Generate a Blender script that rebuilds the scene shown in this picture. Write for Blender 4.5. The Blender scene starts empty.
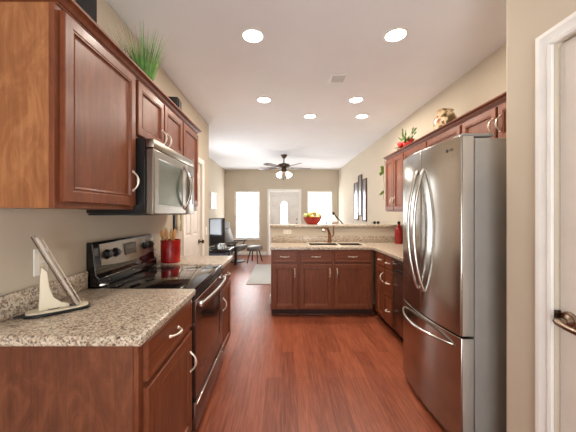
import bpy, bmesh, math, random
from mathutils import Vector, Matrix
random.seed(7)
PI = math.pi
SC = bpy.context.scene
COL = SC.collection

# ------------------------------------------------------------------ camera
cam_d = bpy.data.cameras.new('camera'); cam = bpy.data.objects.new('camera', cam_d); COL.objects.link(cam)
cam.location = (0, 0, 1.352); cam.rotation_euler = (PI/2, 0, 0)
cam_d.sensor_width = 36.0; cam_d.lens = 17.5
cam_d.shift_x = 0.01215; cam_d.shift_y = -0.0052
cam_d.clip_start = 0.02
SC.camera = cam

# ------------------------------------------------------------------ world, exposure
SC.view_settings.view_transform = 'Standard'
SC.view_settings.look = 'None'
SC.view_settings.gamma = 1.0
SC.view_settings.use_curve_mapping = False
SC.view_settings.exposure = 0.42
W = bpy.data.worlds.new('world'); SC.world = W; W.use_nodes = True
SKY, GROUND_FILL = 6.0, 9.5          # pale overcast sky above, a brighter lower half added to light the ceiling
nt = W.node_tree; bg = nt.nodes['Background']
tc = nt.nodes.new('ShaderNodeTexCoord'); sx = nt.nodes.new('ShaderNodeSeparateXYZ'); nt.links.new(tc.outputs['Generated'], sx.inputs[0])
mr = nt.nodes.new('ShaderNodeMapRange'); mr.inputs[1].default_value = -.06; mr.inputs[2].default_value = .02
mr.inputs[3].default_value = GROUND_FILL; mr.inputs[4].default_value = SKY
nt.links.new(sx.outputs['Z'], mr.inputs[0]); nt.links.new(mr.outputs[0], bg.inputs[1])
bg.inputs[0].default_value = (0.95, 0.98, 1.0, 1)
CAN_W = 9.0
FAN_W = 4.0

def area(name, loc, rot, sx, sy, power, color, portal=False, shape='RECTANGLE', spread=None):
    l = bpy.data.lights.new(name, 'AREA'); l.shape = shape; l.size = sx
    if shape == 'RECTANGLE': l.size_y = sy
    l.energy = power; l.color = color
    if portal: l.cycles.is_portal = True
    if spread: l.spread = spread
    o = bpy.data.objects.new(name, l); o.location = loc; o.rotation_euler = rot; COL.objects.link(o)
    return o
# portals in the seen and added window openings (they only guide the sky light)
area('window_portal', (-1.08, 9.02, 1.29), (-PI/2, 0, 0), 0.82, 1.56, 1, (1, 1, 1), True)
area('window_portal', (1.25, 9.02, 1.29), (-PI/2, 0, 0), 0.82, 1.56, 1, (1, 1, 1), True)
area('window_portal', (0.0, -1.49, 1.1), (PI/2, 0, 0), 1.2, 2.1, 1, (1, 1, 1), True)
area('window_portal', (-1.81, 5.95, 1.3), (0, -PI/2, 0), 1.66, 0.8, 1, (1, 1, 1), True)

# ------------------------------------------------------------------ materials
def s2l(c):
    return tuple(((v/255)/12.92 if v/255 <= 0.04045 else ((v/255+0.055)/1.055)**2.4) for v in c)
def rgba(c): return (*s2l(c), 1)

class NT:
    def __init__(s, name):
        s.m = bpy.data.materials.new(name); s.m.use_nodes = True
        s.t = s.m.node_tree; s.b = s.t.nodes['Principled BSDF']; s.out = s.t.nodes['Material Output']
    def n(s, typ, **kw):
        nd = s.t.nodes.new(typ)
        for k, v in kw.items(): setattr(nd, k, v)
        return nd
    def l(s, a, b): s.t.links.new(a, b)
    def coords(s, scale=(1, 1, 1), rot=(0, 0, 0)):
        tc = s.n('ShaderNodeTexCoord'); mp = s.n('ShaderNodeMapping')
        mp.inputs['Scale'].default_value = scale; mp.inputs['Rotation'].default_value = rot
        s.l(tc.outputs['Object'], mp.inputs['Vector']); return mp.outputs['Vector']
    def noise(s, vec, scale, detail=4, rough=.55, dist=0):
        nd = s.n('ShaderNodeTexNoise'); nd.inputs['Scale'].default_value = scale
        nd.inputs['Detail'].default_value = detail; nd.inputs['Roughness'].default_value = rough
        nd.inputs['Distortion'].default_value = dist
        s.l(vec, nd.inputs['Vector']); return nd.outputs['Fac']
    def ramp(s, fac, stops, interp='LINEAR'):
        r = s.n('ShaderNodeValToRGB'); r.color_ramp.interpolation = interp
        e = r.color_ramp.elements
        while len(e) < len(stops): e.new(0.5)
        for i, (p, c) in enumerate(stops): e[i].position = p; e[i].color = rgba(c)
        s.l(fac, r.inputs['Fac']); return r.outputs['Color']
    def mix(s, fac, a, b, mode='MIX'):
        x = s.n('ShaderNodeMix', data_type='RGBA', blend_type=mode)
        if isinstance(fac, float): x.inputs[0].default_value = fac
        else: s.l(fac, x.inputs[0])
        for v, i in ((a, 6), (b, 7)):
            if isinstance(v, tuple): x.inputs[i].default_value = rgba(v)
            else: s.l(v, x.inputs[i])
        return x.outputs[2]
    def base(s, c):
        if isinstance(c, tuple): s.b.inputs['Base Color'].default_value = rgba(c)
        else: s.l(c, s.b.inputs['Base Color'])
    def set(s, rough=.5, metal=0, coat=0, spec=None, coat_rough=.1):
        s.b.inputs['Roughness'].default_value = rough; s.b.inputs['Metallic'].default_value = metal
        s.b.inputs['Coat Weight'].default_value = coat; s.b.inputs['Coat Roughness'].default_value = coat_rough
        if spec is not None: s.b.inputs['Specular IOR Level'].default_value = spec
        return s
    def bump(s, fac, strength=.1, dist=.01):
        b = s.n('ShaderNodeBump'); b.inputs['Strength'].default_value = strength; b.inputs['Distance'].default_value = dist
        s.l(fac, b.inputs['Height']); s.l(b.outputs['Normal'], s.b.inputs['Normal'])

M = {}
def plain(key, c, rough=.5, metal=0, coat=0, var=.06, scale=6, spec=None):
    t = NT(key); v = t.coords(); f = t.noise(v, scale)
    lo = tuple(max(0, x*(1-var)) for x in c); hi = tuple(min(255, x*(1+var)) for x in c)
    t.base(t.ramp(f, [(.3, lo), (.7, hi)])); t.set(rough, metal, coat, spec); M[key] = t.m; return t

def wood(key, dark, mid, light, grain=(22, 22, 1.4), rough=.32, coat=.25, figure=.35):
    t = NT(key)
    v = t.coords(grain); f = t.noise(v, 2.2, 6, .6, .6)
    c1 = t.ramp(f, [(.28, dark), (.5, mid), (.74, light)])
    v2 = t.coords((grain[0]*.22, grain[1]*.22, grain[2]*1.6)); f2 = t.noise(v2, 2.0, 5, .65, 1.6)
    c2 = t.ramp(f2, [(.38, dark), (.52, mid), (.62, light)])
    t.base(t.mix(figure, c1, c2)); t.set(rough, 0, coat, .35, .18); M[key] = t.m
wood('cherry', (97, 49, 30), (118, 64, 39), (134, 77, 47), rough=.42, coat=.06)
wood('cherry_flat', (97, 49, 30), (118, 64, 39), (134, 77, 47), (1.4, 22, 22), .42, .06)
wood('veneer', (122, 75, 45), (150, 97, 60), (176, 121, 79), (24, 24, 1.2), .45, .06, .5)
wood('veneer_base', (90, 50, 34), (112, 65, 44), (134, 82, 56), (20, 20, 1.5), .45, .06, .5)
wood('spoon_wood', (170, 120, 66), (196, 146, 88), (214, 168, 110), (30, 30, 3), .6, 0)
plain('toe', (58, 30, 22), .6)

def granite(key):
    t = NT(key); v = t.coords()
    vo = t.n('ShaderNodeTexVoronoi'); vo.inputs['Scale'].default_value = 150; t.l(v, vo.inputs['Vector'])
    sp = t.n('ShaderNodeSeparateColor'); t.l(vo.outputs['Color'], sp.inputs[0])
    c = t.ramp(sp.outputs[0], [(0, (54, 42, 38)), (.10, (112, 82, 68)), (.22, (168, 146, 124)), (.40, (198, 184, 163)), (.68, (218, 208, 190)), (.90, (126, 120, 114))], 'CONSTANT')
    f = t.noise(v, 46, 3, .6); c2 = t.ramp(f, [(.38, (128, 98, 80)), (.48, (192, 176, 155)), (.64, (214, 204, 186))])
    t.base(t.mix(.30, c, c2)); t.set(.28, 0, .1); M[key] = t.m
granite('granite')

def floorwood():
    t = NT('floor_planks')
    v = t.coords((1, 1, 1), (0, 0, PI/2))
    b = t.n('ShaderNodeTexBrick'); t.l(v, b.inputs['Vector'])
    b.offset = .37; b.offset_frequency = 2; b.squash = 1
    b.inputs['Scale'].default_value = 1; b.inputs['Brick Width'].default_value = 1.15; b.inputs['Row Height'].default_value = .118
    b.inputs['Mortar Size'].default_value = .0014; b.inputs['Mortar Smooth'].default_value = .3; b.inputs['Bias'].default_value = 0
    b.inputs['Color1'].default_value = rgba((106, 50, 33)); b.inputs['Color2'].default_value = rgba((162, 88, 60)); b.inputs['Mortar'].default_value = rgba((82, 38, 28))
    g = t.noise(t.coords((34, 1.6, 1)), 2.0, 6, .62, .9)
    gc = t.ramp(g, [(.36, (82, 38, 25)), (.5, (138, 70, 47)), (.64, (178, 104, 72))])
    big = t.noise(t.coords((7, 1.2, 1)), 1.5, 4, .6, 1.5)
    bc = t.ramp(big, [(.4, (118, 60, 42)), (.6, (160, 94, 66))])
    c = t.mix(.45, b.outputs['Color'], gc); c = t.mix(.22, c, bc)
    t.base(c); t.set(.34, 0, .08, .4, .2)
    t.bump(b.outputs['Fac'], -.15, .002); M['floor'] = t.m
floorwood()

def wall_mat(key, c, rough=.85):
    t = NT(key); f = t.noise(t.coords(), 1.3, 3)
    lo = tuple(x*.975 for x in c)
    t.base(t.ramp(f, [(.3, lo), (.7, c)])); t.set(rough, 0, 0, .25)
    t.bump(t.noise(t.coords(), 220, 2), .04, .002); M[key] = t.m
wall_mat('wall', (208, 196, 177)); wall_mat('ceiling', (243, 245, 248)); wall_mat('outer', (180, 180, 175))
plain('white_paint', (240, 239, 235), .38, var=.02)
plain('door_paint', (226, 217, 207), .45, var=.02)
plain('ivory', (226, 216, 192), .4, var=.03)
plain('plate_white', (236, 232, 222), .35, var=.02)
def steel(key, c, rough, streak=(2, 2, 160), var=.05):
    t = NT(key); f = t.noise(t.coords(streak), 3, 3)
    lo = tuple(x*(1-var) for x in c)
    t.base(t.ramp(f, [(.3, lo), (.7, c)])); t.set(rough, 1)
    M[key] = t.m
steel('stainless', (174, 169, 162), .18)
steel('stainless_bright', (212, 208, 202), .16)
steel('nickel', (222, 210, 194), .34); M['nickel'].node_tree.nodes['Principled BSDF'].inputs['Metallic'].default_value = .45
steel('micro_steel', (152, 145, 134), .3)
steel('sink_steel', (226, 216, 200), .35); M['sink_steel'].node_tree.nodes['Principled BSDF'].inputs['Metallic'].default_value = .4
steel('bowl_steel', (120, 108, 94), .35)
steel('bronze', (146, 100, 68), .3)
steel('dark_bronze', (92, 76, 64), .28)
steel('lever_metal', (150, 132, 116), .26)
steel('dark_metal', (60, 52, 46), .35)
plain('fridge_side', (162, 157, 151), .5, var=.02)
plain('edge_gray', (190, 184, 176), .35, .3, var=.02)
plain('black_plastic', (22, 21, 21), .35)
plain('black_gloss', (14, 13, 13), .04, coat=.5)
plain('black_matte', (30, 29, 29), .6)
plain('gray_plastic', (150, 148, 144), .4)
plain('oven_glass', (26, 17, 14), .07, coat=.6)
plain('brown_steel', (120, 92, 80), .24, .85)
plain('micro_glass', (96, 108, 100), .1, .4, coat=.6)
plain('red_glaze', (160, 26, 24), .25, coat=.4, var=.15, scale=14)
plain('red_bowl', (176, 40, 32), .3, coat=.3)
plain('bottle_red', (150, 30, 30), .25, coat=.4)
plain('leather', (100, 92, 86), .5, var=.08)
plain('dark_wood', (66, 40, 30), .4)
plain('slate_blue', (108, 114, 132), .8)
plain('rug', (178, 176, 172), .95, var=.08, scale=60)
plain('grass', (88, 136, 62), .6, var=.35, scale=14)
plain('grass_dry', (138, 140, 92), .6, var=.2, scale=14)
plain('leaf', (86, 130, 48), .5, var=.3, scale=20)
plain('vine_leaf', (92, 118, 34), .5, var=.3, scale=20)
plain('bloom_red', (196, 40, 34), .5, var=.15, scale=20)
plain('pear_green', (168, 186, 84), .4, var=.12)
plain('peach', (232, 186, 110), .45, var=.12)
plain('apple_pale', (222, 212, 150), .4, var=.1)
plain('stem_brown', (90, 66, 40), .7)
plain('basket', (150, 110, 64), .8, var=.2, scale=50)
plain('mirror_panel', (165, 170, 180), .25, .8, var=.02)
plain('frame_brown', (84, 58, 46), .5)
plain('canvas', (238, 238, 242), .7, var=.02)
plain('cup_blue', (150, 168, 186), .25)
plain('screen', (30, 32, 36), .06, .6)
plain('tablet_silver', (196, 186, 178), .3, .6)
plain('page', (216, 204, 190), .6)
plain('grille', (205, 200, 196), .5)
plain('bush', (90, 110, 80), .8, var=.3, scale=8)
plain('grounds', (150, 160, 130), .9, var=.1)

def emis(key, c, strength):
    t = NT(key); t.base((250, 245, 235)); t.b.inputs['Emission Color'].default_value = (*c, 1)
    t.b.inputs['Emission Strength'].default_value = strength; M[key] = t.m
emis('can_lens', (1, .95, .87), 14)
emis('bulb_glass', (1, .95, .86), .7)
t = NT('glass'); g = t.n('ShaderNodeBsdfGlossy'); g.inputs['Roughness'].default_value = .02
tr = t.n('ShaderNodeBsdfTransparent'); fr = t.n('ShaderNodeFresnel'); fr.inputs[0].default_value = 1.45
mx = t.n('ShaderNodeMixShader'); geo = t.n('ShaderNodeNewGeometry'); mm = t.n('ShaderNodeMath', operation='SUBTRACT'); mm.use_clamp = True; t.l(fr.outputs[0], mm.inputs[0]); t.l(geo.outputs['Backfacing'], mm.inputs[1]); t.l(mm.outputs[0], mx.inputs[0]); t.l(tr.outputs[0], mx.inputs[1]); t.l(g.outputs[0], mx.inputs[2]); t.l(mx.outputs[0], t.out.inputs[0]); M['glass'] = t.m
# black and white striped cloth
t = NT('striped'); wv = t.n('ShaderNodeTexWave'); wv.inputs['Scale'].default_value = 9; wv.inputs['Distortion'].default_value = 6
t.l(t.coords(), wv.inputs['Vector']); t.base(t.ramp(wv.outputs['Fac'], [(.45, (30, 30, 30)), (.55, (232, 232, 228))])); t.set(.8); M['striped'] = t.m
# painted jar: cream with olive and brown leaves
t = NT('jar_glaze'); f = t.noise(t.coords(), 17, 2, .5, .4)
t.base(t.ramp(f, [(.38, (92, 70, 40)), (.45, (140, 110, 66)), (.52, (226, 206, 168)), (.62, (222, 200, 160)), (.70, (170, 90, 60))])); t.set(.3, 0, .3); M['jar_glaze'] = t.m

# ------------------------------------------------------------------ mesh builder
def wloc(o):
    v = Vector((0, 0, 0))
    while o is not None: v += o.location; o = o.parent
    return v
class MB:
    def __init__(s): s.bm = bmesh.new()
    def box(s, x0, x1, y0, y1, z0, z1, bev=0, seg=2, mtx=None):
        co = [(x, y, z) for x in (x0, x1) for y in (y0, y1) for z in (z0, z1)]
        vs = [s.bm.verts.new(c) for c in co]
        fs = [(0, 1, 3, 2), (4, 6, 7, 5), (0, 4, 5, 1), (2, 3, 7, 6), (0, 2, 6, 4), (1, 5, 7, 3)]
        faces = [s.bm.faces.new([vs[i] for i in f]) for f in fs]
        if bev:
            es = list({e for f in faces for e in f.edges})
            r = bmesh.ops.bevel(s.bm, geom=es, offset=bev, segments=seg, profile=.5, affect='EDGES')
            vs = list({v for f in r['faces'] for v in f.verts} | {v for v in vs if v.is_valid})
        if mtx is not None:
            for v in vs: v.co = mtx @ v.co
        return s
    def ring(s, pts): return [s.bm.verts.new(p) for p in pts]
    def bridge(s, a, b, closed=True):
        n = len(a)
        for i in range(n if closed else n-1):
            j = (i+1) % n
            try: s.bm.faces.new((a[i], a[j], b[j], b[i]))
            except ValueError: pass
    def tube(s, pts, rad, seg=10, cap=True, flat=None):
        pts = [Vector(p) for p in pts]; n = len(pts)
        if not isinstance(rad, (list, tuple)): rad = [rad]*n
        rings = []; up = None
        for i, p in enumerate(pts):
            d = (pts[min(i+1, n-1)] - pts[max(i-1, 0)]).normalized()
            if up is None:
                up = Vector((0, 0, 1)) if abs(d.z) < .9 else Vector((1, 0, 0))
            a = d.cross(up).normalized(); b = a.cross(d).normalized(); up = b
            k = flat if flat else 1
            rings.append(s.ring([p + a*math.cos(2*PI*j/seg)*rad[i] + b*math.sin(2*PI*j/seg)*rad[i]*k for j in range(seg)]))
        for i in range(n-1): s.bridge(rings[i], rings[i+1])
        if cap: s.bm.faces.new(rings[0][::-1]); s.bm.faces.new(rings[-1])
        return s
    def lathe(s, prof, c=(0, 0, 0), seg=28, sx=1, sy=1, mtx=None):
        c = Vector(c); rings = []
        for r, z in prof:
            pts = [Vector((c.x + r*sx*math.cos(2*PI*j/seg), c.y + r*sy*math.sin(2*PI*j/seg), c.z+z)) for j in range(seg)]
            if mtx is not None: pts = [mtx @ p for p in pts]
            rings.append(s.ring(pts))
        for i in range(len(rings)-1): s.bridge(rings[i], rings[i+1])
        if prof[0] != prof[-1]:
            if prof[0][0] > 0: s.bm.faces.new(rings[0][::-1])
            if prof[-1][0] > 0: s.bm.faces.new(rings[-1])
        return s
    def prism(s, poly, z0, z1, ax='z'):
        f = {'z': lambda a, b, c: (a, b, c), 'y': lambda a, b, c: (a, c, b), 'x': lambda a, b, c: (c, a, b)}[ax]
        a = s.ring([f(p[0], p[1], z0) for p in poly]); b = s.ring([f(p[0], p[1], z1) for p in poly])
        s.bridge(a, b); s.bm.faces.new(a[::-1]); s.bm.faces.new(b); return s
    def cells(s, us, vs, filled, w0, w1, ax='z'):
        f = {'z': lambda a, b, c: (a, b, c), 'y': lambda a, b, c: (a, c, b), 'x': lambda a, b, c: (c, a, b)}[ax]
        cache = {}
        def V(i, j, w):
            k = (i, j, w)
            if k not in cache: cache[k] = s.bm.verts.new(f(us[i], vs[j], w0 if w == 0 else w1))
            return cache[k]
        F = lambda i, j: 0 <= i < len(us)-1 and 0 <= j < len(vs)-1 and filled(i, j)
        for i in range(len(us)-1):
            for j in range(len(vs)-1):
                if not F(i, j): continue
                s.bm.faces.new([V(i, j, 0), V(i, j+1, 0), V(i+1, j+1, 0), V(i+1, j, 0)])
                s.bm.faces.new([V(i, j, 1), V(i+1, j, 1), V(i+1, j+1, 1), V(i, j+1, 1)])
                if not F(i-1, j): s.bm.faces.new([V(i, j, 0), V(i, j, 1), V(i, j+1, 1), V(i, j+1, 0)])
                if not F(i+1, j): s.bm.faces.new([V(i+1, j, 0), V(i+1, j+1, 0), V(i+1, j+1, 1), V(i+1, j, 1)])
                if not F(i, j-1): s.bm.faces.new([V(i, j, 0), V(i+1, j, 0), V(i+1, j, 1), V(i, j, 1)])
                if not F(i, j+1): s.bm.faces.new([V(i, j+1, 0), V(i, j+1, 1), V(i+1, j+1, 1), V(i+1, j+1, 0)])
        return s
    def sphere(s, c, r, sz=1, seg=16, rg=10):
        return s.lathe([(max(1e-4, r*math.sin(PI*i/rg)), -r*sz*math.cos(PI*i/rg)) for i in range(rg+1)], c, seg)
    def leaf(s, p, d, L, w, up=Vector((0, 0, 1)), droop=.2):
        p = Vector(p); d = Vector(d).normalized(); side = d.cross(up)
        side = side.normalized() if side.length > .01 else Vector((1, 0, 0))
        prev = None
        for i in range(6):
            q = i/5; c = p + d*L*q - Vector((0, 0, 1))*L*droop*q*q; ww = w*math.sin(PI*min(.98, q*.92+.06))
            r = [s.bm.verts.new(c - side*ww), s.bm.verts.new(c + side*ww)]
            if prev: s.bm.faces.new((prev[0], prev[1], r[1], r[0]))
            prev = r
        return s
    def build(s, name, mat, parent=None, local=False, bev=0, ang=35):
        bmesh.ops.recalc_face_normals(s.bm, faces=s.bm.faces[:])
        if parent is not None and not local: bmesh.ops.translate(s.bm, verts=s.bm.verts[:], vec=-wloc(parent))
        me = bpy.data.meshes.new(name); s.bm.to_mesh(me); s.bm.free()
        for p in me.polygons: p.use_smooth = True
        me.set_sharp_from_angle(angle=math.radians(ang))
        me.materials.append(M[mat])
        o = bpy.data.objects.new(name, me); COL.objects.link(o)
        if parent is not None: o.parent = parent
        if bev:
            b = o.modifiers.new('bevel', 'BEVEL'); b.width = bev; b.segments = 2; b.limit_method = 'ANGLE'; b.angle_limit = math.radians(40)
        return o
def thing(name, label, cat, loc=(0, 0, 0), rz=0, group=None):
    o = bpy.data.objects.new(name, None); COL.objects.link(o); o.empty_display_size = .05
    o.location = loc; o.rotation_euler = (0, 0, rz); o['label'] = label; o['category'] = cat
    if group: o['group'] = group
    return o
def tag(o, label, cat, group=None):
    """gives a one-mesh thing its words and moves its origin to the middle of its base"""
    o['label'] = label; o['category'] = cat
    if group: o['group'] = group
    vs = o.data.vertices
    xs = [v.co.x for v in vs]; ys = [v.co.y for v in vs]; zs = [v.co.z for v in vs]
    c = Vector(((min(xs)+max(xs))/2, (min(ys)+max(ys))/2, min(zs)))
    o.data.transform(Matrix.Translation(-c)); o.location = o.location + c
    return o
def struct(o): o['kind'] = 'structure'; return o
def sroot(name, loc=(0, 0, 0)):
    o = bpy.data.objects.new(name, None); COL.objects.link(o); o.location = loc; o['kind'] = 'structure'; return o

# ------------------------------------------------------------------ key planes (metres; y runs away from the camera)
WL, WR, CEIL, FAR, LL = -1.14, 1.84, 2.742, 9.0, -1.80
PW = 1.12           # pantry wall face
BACK = -1.5
END_L = 4.43        # where the kitchen's left wall stops

# ------------------------------------------------------------------ shell
struct(MB().box(-2.0, 2.0, BACK-.1, FAR+.15, -.06, 0).build('floor', 'floor'))
struct(MB().box(-2.0, 2.0, BACK-.1, FAR+.15, CEIL, CEIL+.08).build('ceiling', 'ceiling'))
D2 = (3.31, 4.02)   # left white door
ys = [BACK, D2[0]-.012, D2[1]+.012, END_L]; zs = [0, 2.052, CEIL]
m = MB().cells(ys, zs, lambda i, j: not (i == 1 and j == 0), WL-.12, WL, 'x')
m.box(LL, WL-.12, END_L-.12, END_L, 0, CEIL)
struct(m.build('wall_left', 'wall', bev=.012))
struct(MB().cells([END_L-.12, 5.5, 6.4, FAR+.15], [0, .47, 2.13, CEIL], lambda i, j: not (i == 1 and j == 1), LL-.12, LL, 'x').build('wall_living_left', 'wall'))
struct(MB().box(WR, WR+.12, BACK, FAR+.15, 0, CEIL).build('wall_right', 'wall'))
W1 = (-1.48, -.68, .52, 2.06); W2 = (.84, 1.66, .52, 2.06); FD = (-.37, .58, 0, 2.05)
xs = [LL, W1[0], W1[1], FD[0], FD[1], W2[0], W2[1], WR]; zs = [0, .52, 2.05, 2.06, CEIL]
def far_fill(i, j):
    if i in (1, 5) and j in (1, 2): return False
    if i == 3 and j in (0, 1): return False
    return True
struct(MB().cells(xs, zs, far_fill, FAR, FAR+.15, 'y').build('wall_far', 'wall'))
PD = (.36, 1.145)
ys = [BACK, PD[0]-.004, PD[1]+.004, 1.40]; zs = [0, 2.045, CEIL]
m = MB().cells(ys, zs, lambda i, j: not (i == 1 and j == 0), PW, PW+.12, 'x')
m.box(PW+.12, WR, 1.28, 1.40, 0, CEIL)
struct(m.build('wall_pantry', 'wall', bev=.014))
xs = [WL, -.6, .6, PW]; zs = [0, .06, 2.14, CEIL]
struct(MB().cells(xs, zs, lambda i, j: not (i == 1 and j == 1), BACK-.1, BACK, 'y').build('wall_back', 'wall'))
struct(MB().box(-.15, WR-.001, 4.165, 4.285, 0, 1.138).build('wall_peninsula', 'wall', bev=.004))

def window(n, x0, x1, z0, z1, y0, y1):
    r = sroot('window_%d' % n, ((x0+x1)/2, y0, z0))
    f = MB(); e = .045; ya = y0+.03; yb = y0+.09
    f.box(x0, x0+e, ya, yb, z0, z1).box(x1-e, x1, ya, yb, z0, z1).box(x0+e, x1-e, ya, yb, z0, z0+e).box(x0+e, x1-e, ya, yb, z1-e, z1)
    zm = z0+(z1-z0)*.47
    if n < 3: f.box(x0+e, x1-e, ya-.005, yb, zm-.02, zm+.02)
    else: f.box((x0+x1)/2-.04, (x0+x1)/2+.04, ya-.005, yb, z0+e, z1-e)
    f.build('window_frame', 'white_paint', r, bev=.004)
    MB().box(x0+e, x1-e, y0+.058, y0+.062, z0+e, z1-e).build('pane', 'glass', r)
    if n < 3: MB().box(x0-.03, x1+.03, y0-.035, y0+.03, z0-.025, z0).build('window_sill', 'white_paint', r, bev=.006)
window(1, *W1, FAR, FAR+.15); window(2, *W2, FAR, FAR+.15)
window(3, -.6, .6, .06, 2.14, BACK-.1, BACK)  # unseen glazed door behind the camera, added to let in daylight

r = sroot('window_4', (LL, 5.95, .47))  # unseen side window, added to brighten the living room
MB().cells([5.5, 5.545, 5.93, 5.97, 6.355, 6.4], [.47, .515, 1.27, 1.31, 2.085, 2.13], lambda i, j: i in (0, 2, 4) or j in (0, 2, 4), LL-.09, LL-.03, 'x').build('window_frame', 'white_paint', r, bev=.004)
MB().box(LL-.062, LL-.058, 5.54, 6.36, .51, 2.09).build('pane', 'glass', r)
# baseboards
def baseboard(name, x0, x1, y0, y1):
    struct(MB().box(x0, x1, y0, y1, 0, .115, .004).build(name, 'white_paint'))
m = MB(); m.box(LL+.016, FD[0]-.09, FAR-.016, FAR-.0005, 0, .115, .004); m.box(FD[1]+.09, WR-.016, FAR-.016, FAR-.0005, 0, .115, .004)
struct(m.build('baseboard_far', 'white_paint'))
baseboard('baseboard_living_left', LL+.0005, LL+.016, END_L+.001, FAR-.017)
baseboard('baseboard_living_right', WR-.016, WR-.0005, 4.287, FAR-.001)
baseboard('baseboard_pantry', PW-.016, PW-.0005, 1.235, 1.398)
baseboard('baseboard_kitchen_left', WL+.0005, WL+.016, D2[1]+.10, END_L-.002)
baseboard('baseboard_peninsula', -.166, -.151, 4.165, 4.285)

# casing sweep: profile steps around an opening in a wall at x = X, facing sgn
def casing(name, X, sgn, y0, y1, ztop, w=.062):
    m = MB(); prof = [(0, 0), (0, .012), (.012, .016), (.02, .011), (.034, .014), (.046, .02), (w, .02), (w, 0)]
    rings = []
    for (o, h) in prof:
        x = X + sgn*h
        rings.append(m.ring([(x, y0-o, 0), (x, y0-o, ztop+o), (x, y1+o, ztop+o), (x, y1+o, 0)]))
    for a, b in zip(rings, rings[1:]): m.bridge(a, b, closed=False)
    m.bridge(rings[-1], rings[0], closed=False)
    m.bm.faces.new([r[0] for r in rings]); m.bm.faces.new([r[3] for r in rings][::-1])
    return m.build(name, 'white_paint', ang=20)
struct(casing('trim_1', PW-.0005, -1, PD[0]-.006, PD[1]+.004, 2.043))
struct(casing('trim_2', WL+.0005, 1, D2[0]-.014, D2[1]+.012, 2.05))
m = MB()   # front door casing
a, b, zt = FD[0], FD[1], FD[3]
m.box(a-.07, a, FAR-.02, FAR-.0005, 0, zt+.07, .004).box(b, b+.07, FAR-.02, FAR-.0005, 0, zt+.07, .004).box(a, b, FAR-.02, FAR-.0005, zt, zt+.07, .004)
struct(m.build('trim_3', 'white_paint'))

# panel door in plane local (u along width, z up, facing -y); returns mesh with raised panels
def panel_door_mesh(u0, u1, z0, z1, panels, y, th, place):
    us = sorted({u0, u1} | {p[k] for p in panels for k in (0, 1)}); zs = sorted({z0, z1} | {p[k] for p in panels for k in (2, 3)})
    m = MB()
    for i in range(len(us)-1):
        for j in range(len(zs)-1):
            uc, zc = (us[i]+us[i+1])/2, (zs[j]+zs[j+1])/2
            if any(p[0] < uc < p[1] and p[2] < zc < p[3] for p in panels): continue
            m.bm.faces.new(m.ring([place(us[i], y, zs[j]), place(us[i+1], y, zs[j]), place(us[i+1], y, zs[j+1]), place(us[i], y, zs[j+1])]))
    for (a, b, c, d) in panels:
        prev = None
        for ins, dep in ((0, 0), (.008, .012), (.02, .012), (.04, .003)):
            r = m.ring([place(a+ins, y+dep, c+ins), place(b-ins, y+dep, c+ins), place(b-ins, y+dep, d-ins), place(a+ins, y+dep, d-ins)])
            if prev: m.bridge(prev, r)
            prev = r
        m.bm.faces.new(prev)
    bk = m.ring([place(u0, y+th, z0), place(u1, y+th, z0), place(u1, y+th, z1), place(u0, y+th, z1)])
    fr = m.ring([place(u0, y, z0), place(u1, y, z0), place(u1, y, z1), place(u0, y, z1)])
    m.bridge(fr, bk); m.bm.faces.new(bk)
    bmesh.ops.remove_doubles(m.bm, verts=m.bm.verts[:], dist=1e-5)
    return m

# door_1: front door with arched glass
r = sroot('door_1', ((FD[0]+FD[1])/2, FAR+.03, 0))
g0, g1 = FD[0]+.345, FD[0]+.60
m = MB(); Y0, Y1 = FAR+.03, FAR+.075
cx = (FD[0]+FD[1])/2; gw = .10; gz0, gz1 = .95, 1.62
# slab with an arched hole: left and right halves share the arch outline
arch = [(cx-gw*math.cos(t*PI/16), gz1+gw*math.sin(t*PI/16)) for t in range(17)]
left = [(cx, .01), (cx, gz0), (cx-gw, gz0)] + arch[:9] + [(cx, 2.045), (FD[0]+.004, 2.045), (FD[0]+.004, .01)]
right = [(2*cx-x, z) for x, z in left]
for poly in (left, right): m.prism(poly, Y0, Y1, 'y')
for s in (-1, 1):
    for (za, zb) in ((.25, .8), (.98, 1.45), (1.55, 1.85)):
        xa, xb = sorted((cx+s*.17, cx+s*.40))
        m.box(xa, xb, Y0-.022, Y0, za, zb, .016)
m.box(cx-.40, cx+.40, Y0-.02, Y0, 1.90, 1.97, .014)
m.build('door_slab', 'white_paint', r)
MB().prism([(cx-gw, gz0), (cx+gw, gz0)] + [(2*cx-x, z) for x, z in arch], Y0+.018, Y0+.026, 'y').build('pane', 'glass', r)
m = MB().lathe([(.03, 0), (.03, .012), (.012, .016), (.012, .04), (.026, .05), (.028, .068), (.015, .08)], mtx=Matrix.Translation((FD[1]-.08, Y0, 1.0)) @ Matrix.Rotation(PI/2, 4, 'X'), seg=16)
m.build('knob', 'dark_bronze', r)
MB().lathe([(.028, 0), (.028, .012), (.018, .02)], mtx=Matrix.Translation((FD[1]-.08, Y0, 1.15)) @ Matrix.Rotation(PI/2, 4, 'X'), seg=16).build('deadbolt', 'dark_bronze', r)

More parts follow.
